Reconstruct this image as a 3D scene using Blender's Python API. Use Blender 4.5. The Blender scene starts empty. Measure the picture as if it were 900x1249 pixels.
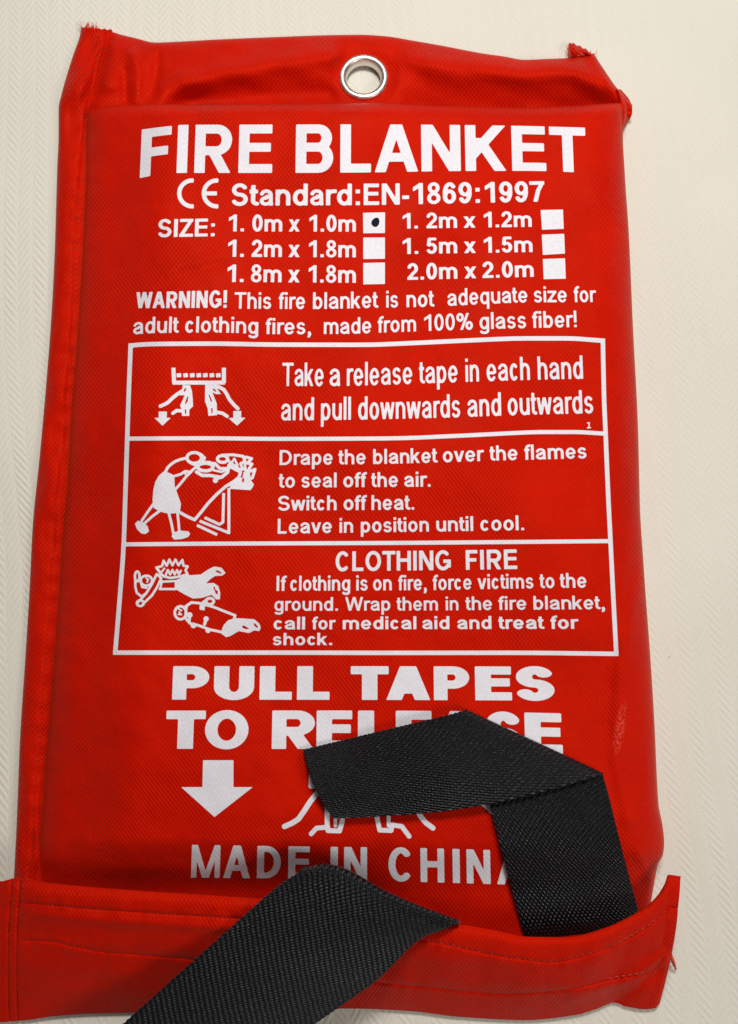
import bpy, bmesh, math, random
import numpy as np
from mathutils import Vector

random.seed(7)
rng = np.random.default_rng(7)
sc = bpy.context.scene
COL = sc.collection
PI = math.pi
MM = 0.001

# ------------------------------------------------------------------ camera
F = 1150.0                    # focal length in units of 1/900 of the picture width
D = 0.253                     # camera to table along the axis (m)
TILT = math.radians(9.5)
CX, CY = 450.0, 624.5
CT, ST = math.cos(TILT), math.sin(TILT)
CAM = np.array([0.0, -D * ST, D * CT])
cam = bpy.data.objects.new('camera', bpy.data.cameras.new('camera'))
COL.objects.link(cam)
cam.location = CAM
cam.rotation_euler = (TILT, 0, 0)
cam.data.sensor_fit = 'HORIZONTAL'
cam.data.sensor_width = 36.0
cam.data.lens = F / 900.0 * 36.0
cam.data.clip_start = 0.01
cam.data.clip_end = 50
sc.camera = cam

# ------------------------------------------------------------------ world and lamps (indoor light)
w = bpy.data.worlds.new('World')
sc.world = w
w.use_nodes = True
bg = w.node_tree.nodes['Background']
bg.inputs[0].default_value = (1.0, 0.97, 0.93, 1)
bg.inputs[1].default_value = 0.10


def area(name, loc, aim, sx, sy, power, col):
    l = bpy.data.lights.new(name, 'AREA')
    l.shape = 'RECTANGLE'
    l.size, l.size_y, l.energy, l.color = sx, sy, power, col
    o = bpy.data.objects.new(name, l)
    COL.objects.link(o)
    o.location = loc
    o.rotation_euler = (Vector(aim) - Vector(loc)).to_track_quat('-Z', 'Y').to_euler()
    return o


area('window_light', (0.03, 0.24, 0.43), (0.02, 0.02, 0), 0.14, 0.10, 2.0, (1.0, 0.975, 0.93))
area('room_light', (0.37, -0.27, 0.42), (0.10, -0.08, 0), 0.2, 0.2, 1.1, (1.0, 0.96, 0.90))

vs = sc.view_settings
vs.view_transform = 'Standard'
vs.look = 'None'
vs.exposure = 0.0
vs.gamma = 1.0


# ------------------------------------------------------------------ geometry helpers
def P(u, v, z):
    """the point at height z (m) above the table along the view direction of (u, v)"""
    u = np.asarray(u, float); v = np.asarray(v, float); z = np.asarray(z, float)
    dx = (u - CX) / F
    dy = -(v - CY) / F
    wy = dy * CT + ST
    wz = dy * ST - CT
    k = (z - CAM[2]) / wz
    return np.stack(np.broadcast_arrays(CAM[0] + k * dx, CAM[1] + k * wy, z), -1)


def curve(pts, smooth=True):
    p = np.array(pts, float)
    x, y = p[:, 0], p[:, 1]
    if not smooth or len(x) < 3:
        return lambda t: np.interp(t, x, y)
    h = np.diff(x); d = np.diff(y) / h
    m = np.zeros(len(x))
    m[1:-1] = np.where(d[:-1] * d[1:] > 0, 2 * d[:-1] * d[1:] / (d[:-1] + d[1:] + 1e-12), 0)
    m[0], m[-1] = d[0], d[-1]

    def f(t):
        t = np.clip(np.asarray(t, float), x[0], x[-1])
        i = np.clip(np.searchsorted(x, t, side='right') - 1, 0, len(h) - 1)
        s = (t - x[i]) / h[i]
        return ((1 + 2 * s) * (1 - s) ** 2 * y[i] + s * (1 - s) ** 2 * h[i] * m[i]
                + s * s * (3 - 2 * s) * y[i + 1] + s * s * (s - 1) * h[i] * m[i + 1])
    return f


def sstep(a, b, x):
    t = np.clip((np.asarray(x, float) - a) / (b - a), 0, 1)
    return t * t * (3 - 2 * t)


def prof(x):
    x = np.clip(x, 0, 1)
    return np.sqrt(np.maximum(0, 1 - (1 - x) ** 2))


_ph = rng.uniform(0, 6.28, (12, 2)); _dr = rng.normal(0, 1, (12, 2))
_dr /= np.linalg.norm(_dr, axis=1)[:, None]


def wob(u, v, L, k0=0):
    """smooth irregular ripple of about unit size with wavelength L (px)"""
    s = 0
    for k in range(5):
        i = (k + k0) % 12
        s = s + np.sin((u * _dr[i, 0] + v * _dr[i, 1]) * 6.283 / (L * (0.7 + 0.22 * k)) + _ph[i, 0])
    return s / 2.3


def gauss(d, s):
    return np.exp(-(d / s) ** 2)


def dist_poly(u, v, pts):
    """distance to a polyline (px)"""
    u = np.asarray(u, float); v = np.asarray(v, float)
    best = np.full(np.broadcast(u, v).shape, 1e9)
    for (ax, ay), (bx, by) in zip(pts[:-1], pts[1:]):
        ex, ey = bx - ax, by - ay
        t = np.clip(((u - ax) * ex + (v - ay) * ey) / (ex * ex + ey * ey), 0, 1)
        best = np.minimum(best, np.hypot(u - ax - t * ex, v - ay - t * ey))
    return best


def link(name, me, mat, parent=None, smooth=True):
    if mat:
        me.materials.append(mat)
    if smooth:
        me.polygons.foreach_set('use_smooth', [True] * len(me.polygons))
    o = bpy.data.objects.new(name, me)
    COL.objects.link(o)
    o.parent = parent
    return o


def make(name, verts, faces, mat, parent=None, uv=None, smooth=True):
    me = bpy.data.meshes.new(name)
    me.from_pydata([tuple(p) for p in verts], [], [tuple(f) for f in faces])
    if uv is not None:
        lay = me.uv_layers.new(name='UVMap')
        idx = np.zeros(len(me.loops), dtype=np.int32)
        me.loops.foreach_get('vertex_index', idx)
        lay.data.foreach_set('uv', np.asarray(uv, float)[idx].ravel())
    me.update()
    return link(name, me, mat, parent, smooth)


def grid_faces(ny, nx, off=0, mask=None, flip=False):
    f = []
    for j in range(ny - 1):
        for i in range(nx - 1):
            if mask is not None and not mask[j, i]:
                continue
            a = off + j * nx + i
            q = (a, a + nx, a + nx + 1, a + 1)
            f.append(q[::-1] if flip else q)
    return f


def sheet(name, U, V, Z, mat, parent, skirt=0.0, mask=None, uv=None):
    """a surface given on a (u, v) grid with height Z (m); skirt: its rim is carried down to that height"""
    ny, nx = U.shape
    pts = P(U, V, Z).reshape(-1, 3)
    uvs = np.stack([U, V], -1).reshape(-1, 2) / 100.0 if uv is None else uv.reshape(-1, 2)
    faces = grid_faces(ny, nx, 0, mask)
    if skirt is not None:
        rim = ([j * nx for j in range(ny)] + [(ny - 1) * nx + i for i in range(1, nx)]
               + [j * nx + nx - 1 for j in range(ny - 2, -1, -1)] + [i for i in range(nx - 2, 0, -1)])
        base = pts[rim].copy()
        base[:, 2] = skirt
        n0 = len(pts)
        m = len(rim)
        pts = np.vstack([pts, base]); uvs = np.vstack([uvs, uvs[rim] + 0.03])
        for k in range(m):
            a, b = rim[k], rim[(k + 1) % m]
            faces.append((a, n0 + k, n0 + (k + 1) % m, b))
    return make(name, pts, faces, mat, parent, uvs)


def tube(verts, faces, path, r, n=6):
    path = np.asarray(path, float)
    off = len(verts)
    m = len(path)
    for k in range(m):
        t = path[min(k + 1, m - 1)] - path[max(k - 1, 0)]
        t = t / (np.linalg.norm(t) + 1e-12)
        up = np.array([0, 0, 1.0]) if abs(t[2]) < 0.9 else np.array([1.0, 0, 0])
        a = np.cross(t, up); a /= np.linalg.norm(a)
        b = np.cross(a, t)
        rr = r[k] if hasattr(r, '__len__') else r
        for q in range(n):
            an = 2 * PI * q / n
            verts.append(path[k] + rr * (math.cos(an) * a + math.sin(an) * b))
    for k in range(m - 1):
        for q in range(n):
            faces.append((off + k * n + q, off + k * n + (q + 1) % n, off + (k + 1) * n + (q + 1) % n, off + (k + 1) * n + q))
    faces.append(tuple(off + q for q in range(n))[::-1])
    faces.append(tuple(off + (m - 1) * n + q for q in range(n)))


# ------------------------------------------------------------------ materials
class NT:
    def __init__(self, name):
        self.m = bpy.data.materials.new(name)
        self.m.use_nodes = True
        self.t = self.m.node_tree
        self.b = self.t.nodes['Principled BSDF']

    def n(self, kind, **kw):
        x = self.t.nodes.new(kind)
        for k, v in kw.items():
            setattr(x, k, v)
        return x

    def l(self, a, b):
        self.t.links.new(a, b)

    def math(self, op, a, b=None, c=None):
        x = self.n('ShaderNodeMath', operation=op)
        for i, q in enumerate((a, b, c)):
            if q is None:
                continue
            if isinstance(q, (int, float)):
                x.inputs[i].default_value = q
            else:
                self.l(q, x.inputs[i])
        return x.outputs[0]

    def noise(self, vec, scale, detail=3, rough=0.5):
        x = self.n('ShaderNodeTexNoise')
        x.inputs['Scale'].default_value = scale
        x.inputs['Detail'].default_value = detail
        x.inputs['Roughness'].default_value = rough
        self.l(vec, x.inputs['Vector'])
        return x.outputs['Fac']

    def ramp(self, fac, stops):
        x = self.n('ShaderNodeValToRGB')
        e = x.color_ramp.elements
        while len(e) < len(stops):
            e.new(0.5)
        for q, (p, c) in zip(e, stops):
            q.position = p
            q.color = c if len(c) == 4 else (*c, 1)
        self.l(fac, x.inputs[0])
        return x.outputs[0]

    def bump(self, height, dist, strength=1.0):
        x = self.n('ShaderNodeBump')
        x.inputs['Strength'].default_value = strength
        x.inputs['Distance'].default_value = dist
        self.l(height, x.inputs['Height'])
        self.l(x.outputs[0], self.b.inputs['Normal'])

    def uv(self):
        c = self.n('ShaderNodeTexCoord')
        s = self.n('ShaderNodeSeparateXYZ')
        self.l(c.outputs['UV'], s.inputs[0])
        return c.outputs['UV'], s.outputs[0], s.outputs[1]


def weave(t, U, V, pu, pv):
    """plain weave: over and under by turns; U, V in hundreds of px, periods in px"""
    a = t.math('SINE', t.math('MULTIPLY', U, 100 * PI / pu))
    b = t.math('SINE', t.math('MULTIPLY', V, 100 * PI / pv))
    return t.math('MULTIPLY', a, b)


def mat_red():
    t = NT('red_coated_fabric')
    vec, U, V = t.uv()
    wv = weave(t, U, V, 2.5, 3.3)
    blot = t.noise(vec, 1.1, 4, 0.6)
    fine = t.noise(vec, 14, 3, 0.6)
    fac = t.math('ADD', t.math('MULTIPLY', blot, 0.7), t.math('MULTIPLY', fine, 0.3))
    c = t.ramp(fac, [(0.3, (0.47, 0.0045, 0.0006)), (0.7, (0.60, 0.0072, 0.0008))])
    # rubbed patch near the right edge
    su = t.math('DIVIDE', t.math('SUBTRACT', t.math('MULTIPLY_ADD', V, 0.16, U), 8.98), 0.075)
    sv = t.math('DIVIDE', t.math('SUBTRACT', V, 8.88), 0.36)
    g = t.math('SUBTRACT', 1.0, t.math('ADD', t.math('MULTIPLY', su, su), t.math('MULTIPLY', sv, sv)))
    g = t.math('MULTIPLY', t.math('MAXIMUM', g, 0.0), t.math('GREATER_THAN', t.noise(vec, 26, 3, 0.7), 0.50))
    mx = t.n('ShaderNodeMix', data_type='RGBA')
    t.l(t.math('MULTIPLY', g, 0.75), mx.inputs['Factor']); t.l(c, mx.inputs['A']); mx.inputs['B'].default_value = (0.66, 0.075, 0.05, 1)
    t.l(mx.outputs['Result'], t.b.inputs['Base Color'])
    r = t.ramp(blot, [(0.3, (0.50,) * 3), (0.7, (0.62,) * 3)])
    t.l(r, t.b.inputs['Roughness'])
    t.b.inputs['Specular IOR Level'].default_value = 0.24
    t.b.inputs['Sheen Weight'].default_value = 0.10
    t.b.inputs['Sheen Roughness'].default_value = 0.45
    t.b.inputs['Sheen Tint'].default_value = (1.0, 0.20, 0.04, 1)
    t.b.inputs['Specular Tint'].default_value = (1.0, 0.22, 0.08, 1)
    am = t.math('MULTIPLY_ADD', t.noise(vec, 0.9, 2, 0.5), 1.6, -0.35)
    h = t.math('ADD', t.math('MULTIPLY', t.math('MULTIPLY', wv, am), 0.75), t.math('MULTIPLY', fine, 0.7))
    h = t.math('ADD', h, t.math('MULTIPLY', t.noise(vec, 3.2, 2, 0.5), 2.2))
    t.bump(h, 0.00016, 1.0)
    return t.m


def mat_print():
    t = NT('white_ink')
    vec, U, V = t.uv()
    wv = weave(t, U, V, 2.5, 3.3)
    f = t.noise(vec, 30, 3, 0.6)
    c = t.ramp(f, [(0.3, (0.69, 0.66, 0.72)), (0.65, (0.78, 0.75, 0.81))])
    t.l(c, t.b.inputs['Base Color'])
    t.b.inputs['Roughness'].default_value = 0.55
    t.bump(t.math('MULTIPLY', wv, 0.5), 0.00004, 0.7)
    return t.m


def mat_tape():
    t = NT('black_webbing')
    vec, U, V = t.uv()
    f = t.noise(vec, 20, 3, 0.7)
    # jitter the yarns a little so that the weave is not ruler straight
    U = t.math('ADD', U, t.math('MULTIPLY_ADD', t.noise(vec, 9, 2, 0.5), 0.022, -0.011))
    V = t.math('ADD', V, t.math('MULTIPLY_ADD', t.noise(vec, 7, 2, 0.5), 0.022, -0.011))
    wv = weave(t, U, V, 3.9, 2.6)
    k = t.math('MULTIPLY_ADD', wv, 0.5, 0.5)
    k = t.math('POWER', k, 1.5)
    g = t.noise(vec, 2.2, 3, 0.6)
    k2 = t.math('MULTIPLY', k, t.math('MULTIPLY_ADD', f, 1.8, -0.15))
    c = t.ramp(k2, [(0.15, (0.0010, 0.0010, 0.0014)), (0.75, (0.0160, 0.0165, 0.0225))])
    t.l(c, t.b.inputs['Base Color'])
    r = t.ramp(g, [(0.3, (0.34,) * 3), (0.7, (0.48,) * 3)])
    t.l(r, t.b.inputs['Roughness'])
    t.b.inputs['Specular IOR Level'].default_value = 0.42
    t.b.inputs['Specular Tint'].default_value = (0.92, 0.94, 1.0, 1)
    t.b.inputs['Sheen Weight'].default_value = 0.05
    t.b.inputs['Sheen Roughness'].default_value = 0.3
    t.b.inputs['Sheen Tint'].default_value = (0.75, 0.83, 1.0, 1)
    h = t.math('ADD', k, t.math('MULTIPLY', f, 0.5))
    t.bump(h, 0.00050, 1.0)
    return t.m


def mat_thread(name, col):
    t = NT(name)
    c = t.n('ShaderNodeTexCoord')
    f = t.noise(c.outputs['Object'], 900, 2, 0.5)
    t.l(t.ramp(f, [(0.3, tuple(x * 0.75 for x in col)), (0.7, col)]), t.b.inputs['Base Color'])
    t.b.inputs['Roughness'].default_value = 0.6
    return t.m


def mat_metal():
    t = NT('nickel_plated_metal')
    c = t.n('ShaderNodeTexCoord')
    f = t.noise(c.outputs['Object'], 500, 4, 0.6)
    t.l(t.ramp(f, [(0.3, (0.66, 0.62, 0.57)), (0.7, (0.84, 0.80, 0.74))]), t.b.inputs['Base Color'])
    t.b.inputs['Metallic'].default_value = 1.0
    t.l(t.ramp(f, [(0.3, (0.32,) * 3), (0.75, (0.50,) * 3)]), t.b.inputs['Roughness'])
    return t.m


def mat_ink():
    t = NT('dark_pen_ink')
    c = t.n('ShaderNodeTexCoord')
    f = t.noise(c.outputs['Object'], 2500, 2, 0.5)
    t.l(t.ramp(f, [(0.3, (0.004, 0.005, 0.016)), (0.7, (0.010, 0.013, 0.034))]), t.b.inputs['Base Color'])
    t.b.inputs['Roughness'].default_value = 0.8
    t.b.inputs['Specular IOR Level'].default_value = 0.12
    return t.m


def mat_cloth():
    t = NT('cream_herringbone_cloth')
    c = t.n('ShaderNodeTexCoord')
    obj = c.outputs['Object']
    s = t.n('ShaderNodeSeparateXYZ')
    # slow drift so the columns wander like hand-smoothed cloth
    warp = t.n('ShaderNodeTexNoise')
    warp.inputs['Scale'].default_value = 9
    warp.inputs['Detail'].default_value = 1
    t.l(obj, warp.inputs['Vector'])
    sub = t.n('ShaderNodeVectorMath', operation='SUBTRACT')
    t.l(warp.outputs['Color'], sub.inputs[0]); sub.inputs[1].default_value = (0.5, 0.5, 0.5)
    scl = t.n('ShaderNodeVectorMath', operation='SCALE')
    t.l(sub.outputs[0], scl.inputs[0]); scl.inputs['Scale'].default_value = 0.010
    add = t.n('ShaderNodeVectorMath', operation='ADD')
    t.l(obj, add.inputs[0]); t.l(scl.outputs[0], add.inputs[1])
    rot = t.n('ShaderNodeVectorRotate', rotation_type='Z_AXIS')
    rot.inputs['Angle'].default_value = math.radians(-5)
    t.l(add.outputs[0], rot.inputs['Vector'])
    t.l(rot.outputs[0], s.inputs[0])
    X, Y = s.outputs[0], s.outputs[1]
    per = 0.0082
    fr = t.math('FRACT', t.math('ADD', t.math('DIVIDE', X, per), 50.0))
    tri = t.math('ABSOLUTE', t.math('SUBTRACT', fr, 0.5))          # 0..0.5, zigzag
    ph = t.math('ADD', t.math('DIVIDE', Y, 0.00235), t.math('MULTIPLY', tri, 4.6))
    st = t.math('SINE', t.math('MULTIPLY', ph, 2 * PI))
    st = t.math('POWER', t.math('MULTIPLY_ADD', st, 0.5, 0.5), 0.8)
    amp = t.noise(obj, 26, 3, 0.6)
    amp = t.math('MULTIPLY_ADD', amp, 1.6, -0.2)
    edge = t.math('SUBTRACT', 1.0, t.math('POWER', t.math('ABSOLUTE', t.math('MULTIPLY_ADD', tri, 4.0, -1.0)), 3.0))
    rib = t.math('MULTIPLY', t.math('MULTIPLY', st, amp), edge)
    grain = t.noise(obj, 1500, 3, 0.7)
    thr = t.n('ShaderNodeMapping'); thr.inputs['Scale'].default_value = (1900, 500, 1)
    t.l(obj, thr.inputs['Vector'])
    thread = t.noise(thr.outputs[0], 1.0, 2, 0.5)
    soft = t.noise(obj, 18, 3, 0.5)
    h = t.math('ADD', t.math('MULTIPLY', rib, 0.52), t.math('MULTIPLY', grain, 0.34))
    h = t.math('ADD', h, t.math('MULTIPLY', thread, 0.28))
    h = t.math('ADD', h, t.math('MULTIPLY', soft, 3.0))
    t.bump(h, 0.00030, 1.0)
    tone = t.math('ADD', t.math('MULTIPLY', soft, 0.5), t.math('MULTIPLY', grain, 0.5))
    base = t.ramp(tone, [(0.3, (0.67, 0.635, 0.55)), (0.7, (0.74, 0.71, 0.63))])
    vo = t.n('ShaderNodeTexVoronoi'); vo.inputs['Scale'].default_value = 55
    t.l(obj, vo.inputs['Vector'])
    speck = t.math('LESS_THAN', t.math('ADD', vo.outputs['Distance'], t.math('MULTIPLY', grain, 0.03)), 0.036)
    gate = t.math('GREATER_THAN', t.noise(obj, 60, 1, 0.5), 0.6)
    mx = t.n('ShaderNodeMix', data_type='RGBA')
    t.l(t.math('MULTIPLY', t.math('MULTIPLY', speck, gate), 0.45), mx.inputs['Factor'])
    t.l(base, mx.inputs['A']); mx.inputs['B'].default_value = (0.22, 0.19, 0.15, 1)
    t.l(mx.outputs['Result'], t.b.inputs['Base Color'])
    t.b.inputs['Roughness'].default_value = 0.85
    t.b.inputs['Specular IOR Level'].default_value = 0.25
    return t.m


RED, WHITE, TAPE, METAL, INK, CLOTH = mat_red(), mat_print(), mat_tape(), mat_metal(), mat_ink(), mat_cloth()
THREAD = mat_thread('dark_red_thread', (0.26, 0.006, 0.003))
THREAD_PALE = mat_thread('bright_red_thread', (0.60, 0.035, 0.018))
FRAY = mat_thread('frayed_red_thread', (0.72, 0.07, 0.035))

# ------------------------------------------------------------------ setting: the cloth on the table
n = 60
gx = np.linspace(-0.9, 0.9, n); gy = np.linspace(-0.9, 0.9, n)
GX, GY = np.meshgrid(gx, gy)
cl = make('tablecloth', np.stack([GX, GY, 0 * GX], -1).reshape(-1, 3), grid_faces(n, n, 0, None, True), CLOTH)
cl['kind'] = 'structure'
cl['label'] = 'cream herringbone cloth spread flat beneath the red pouch'

# ------------------------------------------------------------------ the pouch
pouch = bpy.data.objects.new('fire_blanket_pouch', None)
COL.objects.link(pouch)
pouch.location = (0, 0, 0)
pouch['label'] = 'red fire blanket pouch printed with white instructions, lying on cream cloth'
pouch['category'] = 'fire blanket'

OUT_L = curve([(30, 100), (45, 97), (65, 90), (90, 82), (115, 75), (132, 71.5), (165, 71.5), (200, 70), (300, 67), (380, 63),
               (472, 56), (560, 48), (640, 40), (720, 36), (800, 31), (900, 24.5), (1000, 20.5), (1070, 17), (1110, 15)])
CREASE = curve([(30, 133), (75, 122), (105, 115), (130, 106), (200, 105), (300, 101), (400, 95), (500, 87), (572, 83), (660, 76),
                (732, 71), (800, 66), (900, 58), (1000, 50), (1070, 46), (1160, 42)])
OUT_R = curve([(120, 760), (160, 759.5), (212, 762), (288, 767), (400, 772), (520, 778), (600, 780), (620, 780.5), (676, 784), (720, 787),
               (800, 793), (880, 798), (980, 803), (1010, 808.5), (1028, 810), (1042, 808.5), (1055, 802), (1076, 798), (1100, 794), (1160, 786)])
TOP_E = curve([(100, 136), (130, 130), (160, 128), (300, 127), (445, 126), (560, 129), (640, 131), (700, 129), (760, 125)])


def h_body(u, v):
    """height of the pouch's front above the table, in m"""
    u = np.asarray(u, float); v = np.asarray(v, float)
    dl = u - CREASE(v); dr = OUT_R(v) - u; dt = v - TOP_E(u)
    T = 15.5 + 0.9 * np.sin((v - 250) / 210.0) + 0.9 * wob(u, v, 330)
    fl = 0.19 + 0.81 * (0.36 * prof(dl / 30) + 0.64 * sstep(-5, 115, dl))
    fr = 0.42 + 0.58 * prof(dr / 46)
    ft = 0.62 + 0.38 * prof(dt / 15)
    fb = 1 - 0.40 * sstep(985, 1160, v) - 0.50 * sstep(1022, 1090, v) * (1 - 0.6 * sstep(330, 640, u))
    fb = np.maximum(fb, 0.16)
    h = T * fl * fr * ft * fb
    inner = sstep(0, 40, dl) * sstep(0, 25, dr) * sstep(0, 20, dt)
    h = h + inner * (0.26 * wob(u, v, 130, 3) + 0.08 * wob(u, v, 48, 5))
    h = h + 0.16 * np.sin(v / 5.2 + 1.8 * np.sin(v / 41.0)) * gauss(dl - 9, 8) * (0.6 + 0.4 * np.sin(v / 97.0))
    h = h + 0.75 * gauss(dist_poly(u, v, [(786, 690), (768, 745), (757, 830), (752, 930), (768, 1000)]), 9) * sstep(0, 8, dr)
    h = h - 0.30 * gauss(dist_poly(u, v, [(776, 700), (748, 790), (735, 930)]), 12)
    h = h + 0.22 * gauss(dist_poly(u, v, [(182, 352), (215, 325), (262, 312)]), 6)
    h = h - 0.20 * gauss(dist_poly(u, v, [(188, 362), (222, 334), (270, 322)]), 6)
    h = h + 0.5 * gauss(dist_poly(u, v, [(778, 1040), (795, 1075), (800, 1092)]), 6) * sstep(0, 6, dr)
    return h * MM


# front panel
nv, nu = 520, 280
sv_ = np.linspace(0, 1, nv); su_ = np.linspace(0, 1, nu)
su_ = 0.5 - 0.5 * np.cos(PI * su_) * (0.35 + 0.65 * 1) if False else su_
S_, R_ = np.meshgrid(su_, sv_)
V = 0 * S_; U = 0 * S_
vv0 = 127.0
for it in range(4):
    ULe = CREASE(V if it else 127 + R_ * 1033); URe = OUT_R(V if it else 127 + R_ * 1033)
    U = ULe + S_ * (URe - ULe)
    V = TOP_E(U) + (R_ ** 1.06) * (1160 - TOP_E(U))
front = sheet('front_panel', U, V, h_body(U, V), RED, pouch, skirt=0.0003)

# side hem: the flat sewn edge down the left
HEM_ST = curve([(42, 131), (75, 118), (110, 111.5), (140, 106), (200, 100), (300, 91), (380, 89), (472, 82), (572, 74), (640, 66),
                (732, 62), (800, 57), (900, 49), (1000, 41), (1075, 37), (1110, 35)])


def h_hem(u, v):
    a = OUT_L(v); b = CREASE(v) + 4
    s = np.clip((u - a) / (b - a), 0, 1)
    z = 1.2 + 2.6 * prof(s / 0.45) - 1.2 * sstep(0.55, 0.95, s)
    z = z + 0.95 * np.sin(v / 15.0 + 1.2 * np.sin(v / 61.0)) * sstep(0.05, 0.4, s) * (1 - sstep(0.55, 0.8, s)) * (0.5 + 0.5 * np.sin(v / 83.0 + 1))
    z = z + 0.22 * np.sin(v / 4.6 + 2.0 * np.sin(v / 37.0)) * gauss(u - HEM_ST(v), 9) * sstep(0.02, 0.2, s)
    z = z - 0.40 * gauss(u - HEM_ST(v), 2.4)
    z = z + 1.0 * gauss(v - 110, 16) * (1 - sstep(0.5, 0.9, s)) - 0.6 * gauss(v - 150, 18) * sstep(0.1, 0.4, s)
    return z * MM


nv, nu = 420, 26
vv = np.linspace(0, 1, nv)
R_, S_ = np.meshgrid(vv, np.linspace(0, 1, nu), indexing='ij')
V = 33 + R_ * 1075 + 0 * S_
U = OUT_L(V) + S_ * (CREASE(V) + 4 - OUT_L(V))
V = V + (1 - R_) ** 12 * (3.5 * S_ + 0.8 * np.sin(S_ * 31))
sheet('side_hem', U, V, h_hem(U, V), RED, pouch, skirt=0.0002)

# hanging flap with the eyelet
FLAP_T = curve([(112, 37.5), (133, 38.5), (150, 43), (165, 46.5), (190, 52), (215, 51), (260, 48.5), (330, 45.5), (400, 43), (440, 42.5),
                (472, 44.5), (500, 49), (540, 56), (590, 65.5), (615, 69), (640, 73), (665, 72), (690, 71), (712, 68.5), (722, 65), (732, 78), (742, 93),
                (752, 107), (761, 116), (771, 128)])
EYE = (443.5, 95.0)


def h_flap(u, v):
    a = FLAP_T(u); b = 138.0
    t = np.clip((v - a) / (b - a), 0, 1)
    z = 1.3 + 3.2 * prof(t / 0.35) * (1 - 0.25 * sstep(0.5, 1, t))
    left = 1 - sstep(400, 480, u)
    z = z + 2.6 * gauss(dist_poly(u, v, [(193, 128), (203, 112), (222, 101), (265, 90), (330, 79), (400, 68)]), 15) * left
    z = z - 2.4 * gauss(dist_poly(u, v, [(225, 128), (280, 122), (345, 117), (400, 116)]), 17) * left
    z = z + 1.3 * gauss(dist_poly(u, v, [(162, 66), (168, 90), (166, 124)]), 7) - 1.2 * gauss(dist_poly(u, v, [(192, 70), (190, 95), (186, 118)]), 7) - 0.9 * gauss(dist_poly(u, v, [(152, 88), (153, 122)]), 6)
    z = z + 1.6 * gauss(np.hypot((u - 130) / 1.4, v - 104), 11)
    right = sstep(470, 530, u)
    z = z + 3.2 * right * gauss(dist_poly(u, v, [(490, 72), (560, 82), (640, 88), (700, 86), (738, 106)]), 17)
    z = z + 0.9 * gauss(dist_poly(u, v, [(722, 66), (742, 100), (757, 124)]), 7)
    z = z - 2.9 * right * sstep(92, 142, v) * (1 - sstep(715, 755, u))
    z = z + 0.22 * wob(u, v, 46, 2)
    k = 1 - sstep(26, 46, np.hypot(u - EYE[0], v - EYE[1]))
    z = z * (1 - k) + 3.0 * k
    kk = sstep(0, 16, u - CREASE(v))
    z = z * kk + (1 - kk) * (h_hem(np.minimum(u, CREASE(v)), v) / MM + 0.1)
    return np.maximum(z, 1.0) * MM


nv, nu = 64, 300
S_, R_ = np.meshgrid(np.linspace(0, 1, nu), np.linspace(0, 1, nv))
V = 40 + 95 * R_
for it in range(6):
    a_ = CREASE(V) - 1
    U = a_ + S_ * (771 - a_)
    V = FLAP_T(U) + R_ * (139 - FLAP_T(U))
ring_mask = np.hypot(0.25 * (U[:-1, :-1] + U[1:, 1:] + U[:-1, 1:] + U[1:, :-1]) - EYE[0],
                     0.25 * (V[:-1, :-1] + V[1:, 1:] + V[:-1, 1:] + V[1:, :-1]) - EYE[1]) > 24.5
sheet('hanging_flap', U, V, h_flap(U, V), RED, pouch, skirt=0.0002, mask=ring_mask)

# folded corner at the top right
cu = np.linspace(0, 1, 14)
S_, R_ = np.meshgrid(cu, cu)
LX = curve([(0, 750), (0.3, 752), (0.6, 756), (1, 757.5)]); RX = curve([(0, 757), (0.25, 768), (0.42, 771), (0.6, 768.5), (0.8, 763), (1, 758.5)])
U = LX(R_) + S_ * (RX(R_) - LX(R_)); V = 109 + 54 * R_
Zc = (4.6 + 3.4 * gauss(S_ - 0.42, 0.3) - 3.0 * S_ ** 2 - 1.2 * gauss(S_ - 0.75, 0.15)) * MM
sheet('folded_corner', U, V, Zc, RED, pouch, skirt=0.0002)

# eyelet: rolled metal ring with a short barrel
px = float(np.linalg.norm(P(EYE[0] + 1, EYE[1], 3.0 * MM) - P(EYE[0], EYE[1], 3.0 * MM)))
c0 = P(EYE[0], EYE[1], 3.0 * MM)
prf = [(30.2, 0.0), (30.3, 0.25), (29.8, 0.55), (28.6, 0.85), (26.8, 1.02), (24.8, 0.98), (23.0, 0.72), (21.7, 0.25), (21.0, -0.4), (20.7, -1.1), (20.6, -1.7), (21.5, -2.0)]
vs_, fs_ = [], []
NS = 96
for k in range(NS):
    a = 2 * PI * k / NS
    for r, z in prf:
        vs_.append((c0[0] + r * px * math.cos(a), c0[1] + r * px * 1.0 * math.sin(a), c0[2] + z * MM))
m = len(prf)
for k in range(NS):
    for q in range(m - 1):
        a, b = k * m + q, ((k + 1) % NS) * m + q
        fs_.append((a, b, b + 1, a + 1))
make('eyelet', vs_, fs_, METAL, pouch)

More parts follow.
